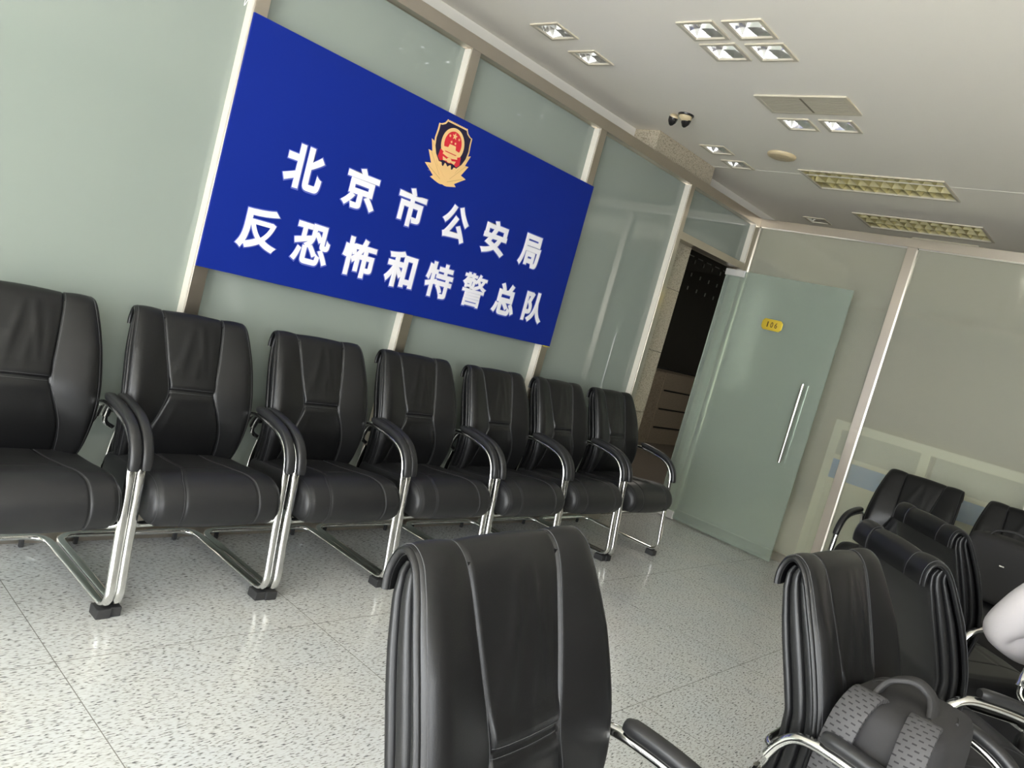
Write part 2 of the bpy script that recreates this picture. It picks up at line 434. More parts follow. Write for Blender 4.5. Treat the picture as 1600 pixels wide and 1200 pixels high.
row('反恐怖和特警总队', .232, 2.075, 1.298, 1.482, .190, {'*': .0076, '警': .0040, '恐': .0056, '特': .0062, '怖': .0066})

# emblem, printed in relief: x from the middle, h from the bottom
emb = on_sign(link('emblem', MB().box(1.03, 1.04, -.0143, -.0141, 1.9, 1.901).mesh('emblem', GOLD), None))
EX, EZ, EH = 1.143, 1.861, .303
def em(poly, lay): return [(EX+x*EH, EZ+h*EH) for x, h in poly], -.0145-lay*.0005
def em_add(name, polys, lay, m):
    mb = MB()
    for q_, poly in enumerate(polys):
        pts, y = em(poly, lay+.07*q_); mb.prism(pts, y, -.0141)
    o = obj(name, mb, m, smooth=False); o.parent = emb; return o
def leaf(base, tip, w, n=9):
    bx, by = base; tx, ty = tip; L = math.hypot(tx-bx, ty-by); dx, dy = (tx-bx)/L, (ty-by)/L; a, b = [], []
    for i in range(n+1):
        t = i/n; ww = w*math.sin(PI*min(1, t*.93+.07)**.8)*.5
        bow = -.10*L*math.sin(PI*t)*(1 if dx < 0 else -1)
        cx, cy = bx+dx*L*t-dy*bow, by+dy*L*t+dx*bow
        a.append((cx-dy*ww, cy+dx*ww)); b.append((cx+dy*ww, cy-dx*ww))
    return a+b[::-1]
leaves = []
for s in (-1, 1):
    for base, tip, w in (((.02, .03), (.475, .225), .19), ((.08, .06), (.465, .44), .24), ((.14, .12), (.455, .62), .24), ((.22, .22), (.385, .80), .20), ((.0, .02), (.30, .04), .12), ((.05, .05), (.36, .34), .26)):
        leaves.append(leaf((s*base[0], base[1]), (s*tip[0], tip[1]), w))
leaves.append([(-.2, .06), (0, -.0), (.2, .06), (.32, .35), (.0, .35), (-.32, .35)])
em_add('wreath', leaves, 1, GOLD)
veins = []
for s in (-1, 1):
    for a, b in (((.08, .06), (.40, .20)), ((.12, .12), (.40, .42)), ((.20, .24), (.41, .57))):
        veins.append([(s*a[0], a[1]), (s*b[0], b[1]), (s*b[0], b[1]+.010), (s*a[0], a[1]+.010)])
for vn in veins: em_add('leaf_vein', [vn], 2.6, GOLDD)
half = [(0, 1.0), (.235, 1.0), (.27, .945), (.34, .905), (.385, .90), (.385, .80), (.40, .66), (.38, .52), (.32, .40), (.20, .28), (0, .20)]
def sym(h, k=1, dz=0): return [(x*k, z*k+dz) for x, z in h]+[(-x*k, z*k+dz) for x, z in reversed(h[1:-1])]
em_add('shield_edge', [sym(half)], 3, GOLD)
em_add('shield', [sym(half, .925, .055)], 4, NAVY)
beads = []
for k in range(12):
    x = -.22+k*.04; beads.append([(x-.012, .985), (x+.012, .985), (x+.012, 1.012), (x-.012, 1.012)])
em_add('bead_row', beads, 3.8, GOLD)
ell = lambda cx, cz, a, b, n=40: [(cx+a*math.cos(2*PI*k/n), cz+b*math.sin(2*PI*k/n)) for k in range(n)]
em_add('ring', [ell(0, .665, .255, .270)], 5, GOLD)
em_add('red_disc', [ell(0, .675, .19, .205)], 6, RED)
em_add('ribbon', [[(-.235, .53), (-.15, .50), (0, .475), (.15, .50), (.235, .53), (.25, .40), (.19, .345), (.12, .375), (0, .36), (-.12, .375), (-.19, .345), (-.25, .40)]], 6.4, RED)
def star(cx, cz, r): return [(cx+(r if k % 2 == 0 else r*.42)*math.sin(PI*k/5), cz+(r if k % 2 == 0 else r*.42)*math.cos(PI*k/5)) for k in range(10)]
em_add('star', [star(0, .805, .06)], 7, GOLD)
for x, z in ((-.105, .785), (-.045, .70), (.045, .70), (.105, .785)): em_add('small_star', [star(x, z, .028)], 7, GOLD)
em_add('gate', [[(-.07, .66), (.07, .66), (.085, .60), (.17, .59), (.19, .53), (-.19, .53), (-.17, .59), (-.085, .60)], [(-.15, .515), (.15, .515), (.17, .47), (.05, .445), (-.05, .445), (-.17, .47)]], 7, GOLD)
em_add('knot', [ell(0, .405, .055, .04, 16), [(-.15, .43), (-.05, .41), (-.05, .385), (-.13, .37)], [(.15, .43), (.05, .41), (.05, .385), (.13, .37)]], 7.4, GOLD)
em_add('gear', [[(-.20, .25), (-.2, .33), (-.14, .33), (-.12, .28), (-.09, .28), (-.07, .34), (-.05, .34), (0, .30), (.05, .34), (.07, .34), (.09, .28), (.12, .28), (.14, .33), (.2, .33), (.2, .25), (0, .12)]], 5, GOLD)

# ------------------------------------------------------------------ chairs
CV = [(.085, .415, .218, .148), (.052, .48, .231, .146), (.033, .56, .240, .136), (.030, .63, .246, .114), (.042, .70, .248, .090), (.066, .77, .246, .095),
      (.091, .83, .243, .103), (.117, .89, .237, .110), (.142, .945, .229, .116), (.163, .978, .223, .119), (.188, .993, .219, .121), (.210, .984, .217, .121),
      (.221, .960, .217, .120), (.223, .938, .218, .118), (.221, .918, .218, .118)]
HZ = .716
def gs(d, w): return math.exp(-(d/w)**2)
def catmull_at(ctrl, ts):
    out = []; m = len(ctrl)-1
    for t in ts:
        t = t*m; k = min(int(t), m-1); u = t-k
        p0, p1, p2, p3 = ctrl[max(k-1, 0)], ctrl[k], ctrl[k+1], ctrl[min(k+2, m)]
        out.append(tuple(.5*(2*b+(c-a)*u+(2*a-5*b+4*c-d)*u*u+(3*b-a-3*c+d)*u**3) for a, b, c, d in zip(p0, p1, p2, p3)))
    return out
T_HZ = min((k/2000 for k in range(1200)), key=lambda t: abs(catmull_at(CV, [t])[0][1]-HZ))
TS = sorted({round(k/84, 5) for k in range(85) if abs(k/84-T_HZ) > .017} | {round(T_HZ+k*.0026, 5) for k in range(-7, 8)})
NC = len(TS)-1
CVS = catmull_at(CV, TS)
QS = sorted({round(-1+k/26, 5) for k in range(53) if abs(abs(-1+k/26)-.45) > .06} | {round(s_*(.45+k*.0135), 5) for k in range(-4, 5) for s_ in (-1, 1)})
def q_to_x(q, sm, hw):
    a = abs(q); x = a/.45*sm if a < .45 else sm+(a-.45)/.55*(hw-sm)
    return math.copysign(x, q)
def wrinkle(x, z):
    w = 0
    for k, (x0, a, sl_, z0, zw) in enumerate(((-.03, .0030, .25, .86, .10), (.035, .0034, -.10, .88, .09), (.075, .0022, .05, .84, .10), (-.065, .0020, .35, .80, .07), (.01, .0018, .2, .80, .06), (.09, .0024, -.3, .60, .06), (-.08, .0022, .3, .60, .06))):
        w += 1.35*a*gs(x-x0-sl_*(z-z0), .011)*gs(z-z0, zw)
    return w
def WINGZ(z): return min(1, max(.25, (1.0-z)/.16))
def cover_pt(i, u, inner=0, lift=0):
    y, z, hw, sm = CVS[i]
    y0, z0 = CVS[max(i-1, 0)][:2]; y1, z1 = CVS[min(i+1, NC)][:2]
    t = Vector((y1-y0, z1-z0)).normalized(); n = Vector((-t.y, t.x))
    x = u*hw; ax = abs(x); fw = min(1, max(0, (.80-TS[i])/.22)); fw = fw*fw*(3-2*fw)
    d = 0
    if ax > sm: q = min(1, (ax-sm)/(hw-sm)); d += .007*math.sin(PI*q)**.8+(.030*q**1.15-.022*max(0, (q-.72)/.28)**2)*fw*WINGZ(z)
    else: d += .007*(1-(x/sm)**2)
    d -= .0048*gs(ax-sm, .0038)
    if ax < sm and TS[i] < .6:
        d -= .0055*gs(z-HZ, .0045); d += .006*gs(z-HZ-.02, .02)-.004*gs(z-HZ+.01, .008)+.004*gs(z-HZ+.03, .02); d += wrinkle(x, z)
    d *= .5+.5*fw
    d += lift-inner
    return Vector((x, y+n.x*d, z+n.y*d))
def ucols(n): return [-1+2*k/n for k in range(n+1)]
def chair_meshes():
    R = {}
    US = [[q_to_x(q, CVS[i][3], CVS[i][2])/CVS[i][2] for q in QS] for i in range(NC+1)]
    outer = [[cover_pt(i, u) for u in US[i]] for i in range(NC+1)]
    inn = [[cover_pt(i, u, .014) for u in US[i]] for i in range(NC+1)]
    mb = MB(); rows = [o+list(reversed(n_)) for o, n_ in zip(outer, inn)]
    mb.grid(rows, closed_u=True); mb.cap(rows[0]); mb.cap(rows[-1], True)
    R['cover'] = mb.mesh('backrest_cover', LEATHER, angle=70)
    # stitching: edge piping and seam threads
    st = MB()
    for s in (-1, 1):
        for off in (.0052,):
            pts = []
            for i in range(2, NC+1, 1):
                hw, sm = CVS[i][2], CVS[i][3]; pts.append(cover_pt(i, s*(sm+off)/hw, lift=.0006))
            st.sweep(pts, .0007, .0007, 5)
        st.sweep([cover_pt(i, s*(1-.006/CVS[i][2]), lift=.0004) for i in range(0, NC+1)], .0008, .0008, 5)
    best = min(range(NC*6//10), key=lambda i: abs(CVS[i][1]-HZ))
    for di in (-3, 3):
        pts = [cover_pt(best+di, CVS[best][3]/CVS[best][2]*(-1+2*k/20), lift=.0006) for k in range(21)]
        st.sweep(pts, .0007, .0007, 5)
    R['stitch'] = st.mesh('stitching', THREAD)
    for s in (-1, 1):
        pts = [cover_pt(i, s, .007) for i in range(0, NC+1)]
        R['piping%d' % s] = MB().sweep(pts, .0075, .0062, 10).mesh('piping', LEATHER)
    # ribbed core
    rear = [(.40, .150), (.43, .143), (.5, .124), (.56, .114), (.62, .110), (.68, .113), (.73, .132), (.8, .160), (.86, .182), (.92, .201), (.955, .203), (.972, .193)]
    fr = [(p[1], p[0]) for p in CVS if True][:int(NC*.64)]
    wid = [(p[1], p[2]) for p in CVS][:int(NC*.64)]
    levels = [.400+.572*k/56 for k in range(57)]
    rings = []
    for z in levels:
        yf = lerp_tab(fr, z)+.016; yr = lerp_tab(rear, z); w = lerp_tab(wid, z)-.010
        yr = max(yr, yf+.006); D = yr-yf
        ring = []; nd = 27
        def side(t):
            k3 = 0 if t < .30 else (1 if t < .70 else 2); q = (t/.30, (t-.30)/.40, (t-.70)/.30)[k3]; q = min(max(q, 0), 1)
            lobe = max(0, 1-abs(2*q-1)**3)**.5
            env = 1 if t < .93 else max(.2, math.sqrt(max(0, 1-((t-.93)/.07)**2)))
            return w-.0145+.0135*lobe*env-(.004 if t > .96 else 0)
        for k in range(nd+1): t = min(k/nd, .9999); ring.append((-side(t), yf-.012*WINGZ(z)*(1-t)**2+D*t, z))
        for k in range(1, 12):
            u = -1+2*k/12; ring.append((u*side(.9999), yr+.007*(1-u**4), z))
        for k in range(nd, -1, -1): t = min(k/nd, .9999); ring.append((side(t), yf-.012*WINGZ(z)*(1-t)**2+D*t, z))
        ring += [(w*.6, yf, z), (0, yf, z), (-w*.6, yf, z)]
        rings.append(ring)
    mb = MB(); mb.grid(rings, closed_u=True); mb.cap(rings[0]); mb.cap(rings[-1], True)
    R['core'] = mb.mesh('backrest', LEATHER, angle=75)
    # seat: closed profile swept across the width
    prof = [(.135, .375), (.125, .43), (.10, .452), (.03, .458), (-.06, .466), (-.15, .478), (-.22, .486), (-.275, .484), (-.322, .464), (-.352, .428), (-.362, .388), (-.350, .350), (-.320, .326), (-.27, .325), (-.18, .335), (-.05, .342), (.08, .35), (.125, .357), (.135, .375)]
    NP = 132; ps = catmull(prof, NP)[:-1]
    seam_x = [(-.37, .140), (-.30, .134), (-.25, .116), (-.20, .098), (-.05, .086), (.12, .078)]
    cyc = (-.10, .40); nu = 60; hw = .248
    def seat_pt(j, u, lift=0):
        y, z = ps[j]; a, b = ps[j-1], ps[(j+1) % len(ps)]
        t = Vector((b[0]-a[0], b[1]-a[1])).normalized(); n = Vector((t.y, -t.x))
        if n.dot(Vector((y-cyc[0], z-cyc[1]))) < 0: n = -n
        x = u*hw; top = j < len(ps)*.66
        e = max(0, (abs(u)-.84)/.16); r_ = .038*(1-math.sqrt(max(0, 1-e*e)))
        d = -r_+lift
        if top:
            sm = lerp_tab(seam_x, y); ax = abs(x)
            d += .010*(1-u*u)
            d -= .005*gs(ax-sm, .0045)
            if ax < sm: d -= .005*gs(y+.205, .005)*(1 if z > .45 else 0)
            d -= .004*gs(abs(u)-.90, .018)
        return Vector((x, y+n.x*d, z+n.y*d))
    QQ = sorted({round(-1+k/24, 5) for k in range(49) if abs(abs(-1+k/24)-.42) > .06} | {round(s_*(.42+k*.0145), 5) for k in range(-4, 5) for s_ in (-1, 1)} | {round(s_*(1-k*.008), 5) for k in range(1, 8) for s_ in (-1, 1)})
    def sq(q, y):
        sm = lerp_tab(seam_x, y)/hw; a = abs(q); return math.copysign(a/.42*sm if a < .42 else sm+(a-.42)/.58*(1-sm), q)
    rings = [[seat_pt(j, sq(q, ps[j][0])) for j in range(len(ps))] for q in QQ]
    mb = MB(); mb.grid(rings, closed_u=True); mb.cap(rings[0]); mb.cap(rings[-1], True)
    R['seat'] = mb.mesh('seat', SEATL, angle=75)
    st = MB(); top = [j for j in range(6, int(len(ps)*.66))]
    for s in (-1, 1):
        for off in (.005,):
            pts = [seat_pt(j, s*(lerp_tab(seam_x, ps[j][0])+off)/hw, .0006) for j in top]
            st.sweep(pts, .0008, .0008, 5)
        st.sweep([seat_pt(j, s*.925, .0004) for j in top], .0008, .0008, 5)
    R['sstitch'] = st.mesh('stitching', THREAD)
    # cantilever frame
    AX = .2765
    arm = [(.100, .588), (.084, .622), (.058, .650), (.02, .661), (-.05, .659), (-.12, .650), (-.18, .636), (-.228, .610), (-.260, .570), (-.276, .52), (-.284, .46), (-.292, .38), (-.302, .28), (-.314, .18), (-.323, .115), (-.324, .083), (-.314, .058), (-.292, .044), (-.26, .0415), (-.15, .041), (0, .041), (.15, .041), (.225, .041)]
    left = catmull([(-AX, y, z) for y, z in arm], 110)
    cor = [(-AX, .225, .041), (-AX+.004, .256, .041), (-AX+.022, .284, .041), (-AX+.05, .298, .041), (-AX+.085, .302, .041)]
    half = left[:-1]+catmull(cor, 14)
    full = half+[(-AX+.12+k*(2*AX-.24)/8, .302, .041) for k in range(0, 9)]+[(-x, y, z) for x, y, z in reversed(half)]
    R['frame'] = MB().sweep(full, .0165, .0115, 14, first=(1, 0, 0)).mesh('frame', CHROME)
    # arm pads
    for s in (-1, 1):
        pts = [p for p in left if (p[1] < .012 and p[2] > .50)]
        path = []
        for i, p in enumerate(pts):
            a, b = pts[max(i-1, 0)], pts[min(i+1, len(pts)-1)]
            t = Vector((b[1]-a[1], b[2]-a[2])).normalized(); n = Vector((t.y, -t.x))
            if n.y < -.2 or (abs(n.y) <= .2 and n.x > 0): n = -n
            path.append((s*(AX-.0035), p[1]+n.x*.024, p[2]+n.y*.024))
        endt = lambda t: min(1, .72+9*t) if t < .05 else (1 if t < .97 else 1-(t-.97)*6)
        R['pad%d' % s] = MB().sweep(path, lambda t: .0195*endt(t), lambda t: .0145*endt(t), 18, first=(1, 0, 0), power=2.8).mesh('armrest', PADM)
    # brackets and seat rails
    br = MB()
    for s in (-1, 1):
        br.sweep(catmull([(s*AX, .095, .600), (s*(AX-.012), .112, .602), (s*.245, .118, .606), (s*.19, .120, .610)], 12), .013, .006, 10, first=(0, 0, 1))
        br.sweep(catmull([(s*AX, .083, .625), (s*(AX-.004), .100, .565), (s*.235, .112, .54)], 10), .009, .004, 8, first=(1, 0, 0))
        br.sweep(catmull([(s*AX, -.297, .335), (s*(AX-.02), -.285, .318), (s*.235, -.27, .312), (s*.15, -.262, .312), (0, -.26, .312)], 16), .011, .011, 10, first=(0, 1, 0))
        br.sweep([(s*.20, -.26, .318), (s*.20, 0, .334), (s*.20, .12, .342)], .016, .006, 8, first=(1, 0, 0))
        br.sweep(catmull([(s*.2, .11, .340), (s*.2, .158, .352), (s*.2, .165, .42), (s*.2, .142, .52)], 12), .016, .005, 8, first=(1, 0, 0))
    R['rails'] = br.mesh('seat_bracket', CHROME)
    for s in (-1, 1):
        R['foot%d' % s] = MB().box(s*AX-.024, s*AX+.024, -.318, -.256, 0, .034).mesh('foot_pad', RUBBER, smooth=False, bevel=.003)
        R['rear%d' % s] = MB().box(s*.20-.008, s*.20+.008, .294, .310, 0, .032).mesh('foot_pad', RUBBER, smooth=False, bevel=.003)
    return R
CM = chair_meshes()
def make_chair():
    t = empty('armchair')
    b = link('backrest', CM['core'], t); link('seat', CM['seat'], t)
    c = link('backrest_cover', CM['cover'], t)
    link('stitching', CM['stitch'], c); link('piping', CM['piping-1'], c); link('piping', CM['piping1'], c)
    link('seat_stitching', CM['sstitch'], [o for o in t.children if o.name.startswith('seat')][0])
    f = link('frame', CM['frame'], t); f['label'] = 'chrome cantilever tube frame'
    link('seat_bracket', CM['rails'], t)
    for s in (-1, 1):
        link('armrest', CM['pad%d' % s], t); link('foot_pad', CM['foot%d' % s], t); link('foot_pad', CM['rear%d' % s], t)
    return t
proto = make_chair()
ROW = 'black armchairs in the row along the frosted glass wall'
row_labels = ['black leather armchair cut off by the left picture edge, start of the wall row',
              'black leather armchair second from left in the wall row, under the lower left sign corner',
              'black leather armchair third from left in the wall row, below the sign',
              'black leather armchair fourth from left in the wall row, middle of the seven',
              'black leather armchair third from the far end of the wall row',
              'black leather armchair next to last in the wall row, under the lower right sign corner',
              'black leather armchair at the far end of the wall row, nearest the open glass door']
for k in range(7):
    loc = (-.621+.5915*k, -.330+(.004 if k % 2 else -.004), 0)
    o = proto if k == 0 else dup(proto, loc)
    o.location = loc; o.rotation_euler.z = [.004, -.004, .003, -.003, .004, .0, .004][k]
    tag(o, row_labels[k], 'chair', ROW)
def chair(x, y, r, label, group=None): return tag(dup(proto, (x, y, 0), r), label, 'chair', group)
chair(-.498, -2.524, .075, 'large black leather armchair in the bottom middle foreground, seen from its ribbed left side')
chair(.463, -2.732, -.050, 'black leather armchair at lower right holding the backpack with wide straps')
chair(1.222, -2.668, .742, 'black leather armchair turned away, its plain rear directly behind the chair with the near backpack', 'angled armchairs seen from behind')
chair(2.184, -2.529, .746, 'black leather armchair turned away, second and farther of the two seen from behind', 'angled armchairs seen from behind')
chair(3.963, -1.863, -1.624, 'black leather armchair facing the viewer against the back glass, beside the steel post', 'armchairs along the back glass')
chair(3.93, -2.468, -1.61, 'black leather armchair holding a dark bag by the back glass, right picture edge', 'armchairs along the back glass')
chair(1.735, -3.165, 1.40, 'black leather armchair the person in the white shirt sits on')

# ------------------------------------------------------------------ ceiling fixtures
def make_downlight():
    t = empty('downlight')
    fr = MB(); a, b = .094, .0765
    ro = [[(-a, -a, 0), (a, -a, 0), (a, a, 0), (-a, a, 0)], [(-a, -a, -.007), (a, -a, -.007), (a, a, -.007), (-a, a, -.007)], [(-b, -b, -.007), (b, -b, -.007), (b, b, -.007), (-b, b, -.007)], [(-b, -b, .004), (b, -b, .004), (b, b, .004), (-b, b, .004)]]
    fr.grid(ro, closed_u=True); obj('trim_ring', fr, TRIMW, t, smooth=False)
    rf = MB(); rows = []
    for s, z in ((.0765, .002), (.066, .040), (.045, .085), (.022, .105)):
        row = []
        for cx, cy in ((-1, -1), (0, -1.12), (1, -1), (1.12, 0), (1, 1), (0, 1.12), (-1, 1), (-1.12, 0)): 
            row.append((max(-1, min(1, cx))*s if z < .01 else cx*s*.97, max(-1, min(1, cy))*s if z < .01 else cy*s*.97, z))
        rows.append(row)
    rf.grid(rows, closed_u=True); rf.cap(rows[-1]); obj('reflector', rf, MIRROR, t, smooth=False)
    bl = MB().lathe([(.0001, .045), (.012, .046), (.018, .055), (.018, .100)], n=16); obj('bulb', bl, BULB, t)
    return t
dl = make_downlight()
DLL = dict(da=('square recessed downlight near the sign, left one of its pair', 'downlights in a pair above the sign'), db=('square recessed downlight near the sign, right one of its pair', 'downlights in a pair above the sign'),
  q1=('square recessed downlight, upper left of the block of four', 'downlights in the block of four'), q2=('square recessed downlight, upper right of the block of four', 'downlights in the block of four'),
  q3=('square recessed downlight, lower left of the block of four', 'downlights in the block of four'), q4=('square recessed downlight, lower right of the block of four', 'downlights in the block of four'),
  p1=('square recessed downlight directly below the air vent, left one', 'downlights beside the air vent'), p2=('square recessed downlight directly below the air vent, right one', 'downlights beside the air vent'),
  f1=('square recessed downlight beside the stone column, nearer one', 'downlights beside the stone column'), f2=('square recessed downlight beside the stone column, farther one', 'downlights beside the stone column'),
  sm=('small dull ceiling fitting just above the corner of the back partition', None))
first = True
for k, (x, y) in DL.items():
    o = dl if first else dup(dl, (x, y, H)); o.location = (x, y, H); first = False
    tag(o, DLL[k][0], 'ceiling light')
    if DLL[k][1]: o['group'] = DLL[k][1]

def make_vent():
    t = empty('air_vent'); fr = MB(); x, y = .125, .250
    fr.box(-x, -x+.022, -y, y, -.010, 0); fr.box(x-.022, x, -y, y, -.010, 0); fr.box(-x+.022, x-.022, -y, -y+.022, -.010, 0); fr.box(-x+.022, x-.022, y-.022, y, -.010, 0)
    obj('vent_frame', fr, TRIMW, t, smooth=False, bevel=.002)
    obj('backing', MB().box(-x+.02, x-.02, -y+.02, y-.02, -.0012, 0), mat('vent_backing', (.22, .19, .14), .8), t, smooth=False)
    VB = mat('vent_bar_dark', (.20, .17, .12), .7)  # dark colour for the bar between the slat rows
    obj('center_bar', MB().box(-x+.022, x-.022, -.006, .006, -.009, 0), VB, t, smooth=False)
    for k in range(9):
        xx = -x+.031+k*.0235; s = MB().box(xx-.0099, xx+.0099, -y+.022, y-.022, -.0085, -.0060)
        obj('slat', s, TRIMW, t, smooth=False)
    return t
v = make_vent(); v.location = (2.435, -1.158, H); tag(v, 'rectangular cream air vent with two rows of slats beside two downlights', 'vent')
v2 = dup(v, (5.50, -1.18, H)); tag(v2, 'air vent mostly hidden behind the top beam of the back partition', 'vent')

def make_louver(x0, x1, y0, y1):
    w, l = (x1-x0)/2, (y1-y0)/2
    t = empty('louver_light', ((x0+x1)/2, (y0+y1)/2, H)); fr = MB(); e = .016
    for a in ((-w, -w+e, -l, l), (w-e, w, -l, l), (-w+e, w-e, -l, -l+e), (-w+e, w-e, l-e, l)): fr.box(*a, -.008, .002)
    obj('lamp_frame', fr, TRIMW, t, smooth=False)
    hs = MB(); hs.add([(-w+.012, -l+.012, .0), (w-.012, -l+.012, 0), (w-.012, l-.012, 0), (-w+.012, l-.012, 0), (-w+.012, -l+.012, .09), (w-.012, -l+.012, .09), (w-.012, l-.012, .09), (-w+.012, l-.012, .09)], [(4, 5, 6, 7), (0, 1, 5, 4), (1, 2, 6, 5), (2, 3, 7, 6), (3, 0, 4, 7)])
    obj('housing', hs, LOUV, t, smooth=False)
    lv = MB(); ww, ll = w-e, l-e
    for k in range(1, 3):
        x = -ww+2*ww*k/3; lv.add([(x-.002, -ll, .002), (x+.002, -ll, .002), (x+.022, -ll, .055), (x-.022, -ll, .055), (x-.002, ll, .002), (x+.002, ll, .002), (x+.022, ll, .055), (x-.022, ll, .055)], [(0, 1, 2, 3), (7, 6, 5, 4), (0, 4, 5, 1), (1, 5, 6, 2), (2, 6, 7, 3), (3, 7, 4, 0)])
    for k in range(1, 12):
        y = -ll+2*ll*k/12
        lv.add([(-ww, y-.0015, .002), (-ww, y+.0015, .002), (-ww, y+.016, .050), (-ww, y-.016, .050), (ww, y-.0015, .002), (ww, y+.0015, .002), (ww, y+.016, .050), (ww, y-.016, .050)], [(0, 1, 2, 3), (7, 6, 5, 4), (0, 4, 5, 1), (1, 5, 6, 2), (2, 6, 7, 3), (3, 7, 4, 0)])
    obj('louver', lv, LOUV, t, smooth=False)
    for k in range(3):
        x = -ww+2*ww*(k+.5)/3; obj('tube', MB().sweep([(x, -ll, .066), (x, ll, .066)], .013, .013, 12), WHITEP, t)
    return t
tag(make_louver(*LOUVERS[0]), 'long louvred fluorescent ceiling light in front of the back partition, nearer one', 'ceiling light', 'louvred fluorescent lights')
tag(make_louver(*LOUVERS[1]), 'long louvred fluorescent ceiling light just over the back partition, farther one', 'ceiling light', 'louvred fluorescent lights')

tag(obj('ceiling_speaker', MB().lathe([(.0001, H-.022), (.075, H-.021), (.088, H-.016), (.094, H-.006), (.094, H)], (3.359, -.628, 0), 40), CREAM), 'round beige disc on the ceiling between the vent and the louvred light', 'ceiling speaker')
sp = empty('twin_spotlight', (2.665, -.262, H)); tag(sp, 'small twin spotlight with two black heads on the ceiling near the stone column', 'spotlight')
obj('base', MB().lathe([(.0001, -.012), (.046, -.012), (.050, -.006), (.050, 0)], (0, -.025, 0), 28), BLACKP, sp)
obj('body', MB().lathe([(.0001, -.040), (.022, -.038), (.036, -.026), (.042, -.012)], (0, -.025, 0), 24), CREAM, sp)
for dx, dy in ((-.012, .048), (.012, -.034)):
    R_ = Matrix.Rotation(.35, 3, 'X') @ Matrix.Rotation(-.25, 3, 'Y')
    hd = obj('lamp_head', MB().lathe([(.0001, -.072), (.012, -.066), (.026, -.046), (.030, -.024), (.028, -.012), (.0001, -.010)], (dx, dy, -.006), 24, rot=R_), BLACKP, sp)
    cp = obj('cap', MB().lathe([(.029, -.016), (.027, -.006), (.016, .000), (.0001, .001)], (dx, dy, -.006), 20, rot=R_), CREAM, hd)

# ------------------------------------------------------------------ desk divider behind the back glass
dv = empty('desk_divider', (4.80, -2.2, 0)); tag(dv, 'pale framed office divider with a blue band seen blurred through the back glass', 'divider')
DX = 4.735
def dvp(name, mb, m): o = obj(name, mb, m, smooth=False); o.parent = dv; o.location = (-4.80, 2.2, 0); return o
fm = MB(); fm.box(DX, DX+.04, -4.4, -1.01, 1.125, 1.19)
for y in (-1.075, -1.72, -2.40, -3.08, -3.76): fm.box(DX, DX+.04, y, y+.065, .0, 1.125)
fm.box(DX, DX+.04, -4.4, -1.01, .895, .93)
dvp('frame', fm, DIVF)
for y in (-1.72, -2.40, -3.08, -3.76): dvp('upper_panel', MB().box(DX+.012, DX+.03, y+.065, y+.615+.03, .93, 1.125), DIVP)
dvp('blue_band', MB().box(DX+.004, DX+.036, -4.4, -1.03, .745, .895), DIVB)
dvp('lower_panel', MB().box(DX+.008, DX+.03, -4.4, -1.05, .06, .745), DIVF)

# ------------------------------------------------------------------ bags
def rbox(cx, cy, z0, z1, wx, wy, tilt=(0, 0), n=36, m=24, p=4.5, dome=.1):
    rows = []
    for i in range(m+1):
        t = i/m; z = z0+(z1-z0)*t
        e = abs(2*t-1); k = (1-e**6)**.35 if e < 1 else 0
        k = .72+.28*k if 0 < i < m else .70
        bul = 1+.05*math.sin(PI*t)
        row = []
        for j in range(n):
            a = 2*PI*j/n; c, s = math.cos(a), math.sin(a)
            x = math.copysign(abs(c)**(2/p), c)*wx*k*bul; y = math.copysign(abs(s)**(2/p), s)*wy*k*bul
            row.append((cx+x+tilt[0]*t, cy+y+tilt[1]*t, z))
        rows.append(row)
    mb = MB(); mb.grid(rows, closed_u=True); mb.cap(rows[0]); mb.cap(rows[-1], True); return mb
def ribbon(path, wdir, w, th, name, m, parent, uv=True):
    P = [Vector(p) for p in path]; me_v, me_f, uvs = [], [], []; L = 0
    rows = []
    for i, p in enumerate(P):
        t = (P[min(i+1, len(P)-1)]-P[max(i-1, 0)]).normalized(); wd = Vector(wdir); wd = (wd-t*wd.dot(t)).normalized(); n = wd.cross(t)
        if i: L += (P[i]-P[i-1]).length
        ring = [p+wd*w*a+n*th*b for a, b in ((-.5, -.35), (-.46, -.5), (.46, -.5), (.5, -.35), (.5, .35), (.46, .5), (-.46, .5), (-.5, .35))]
        rows.append(ring); uvs.append(L)
    mb = MB(); mb.grid(rows, closed_u=True); mb.cap(rows[0]); mb.cap(rows[-1], True)
    me = mb.mesh(name, m, angle=50, merge=False)
    ul = me.uv_layers.new(name='uv'); A = [-.5, -.46, .46, .5, .5, .46, -.46, -.5]
    for lp in me.loops:
        vi = lp.vertex_index; r_, c_ = divmod(vi, 8)
        if r_ < len(uvs): ul.data[lp.index].uv = (A[c_]*w, uvs[r_])
    return link(name, me, parent)
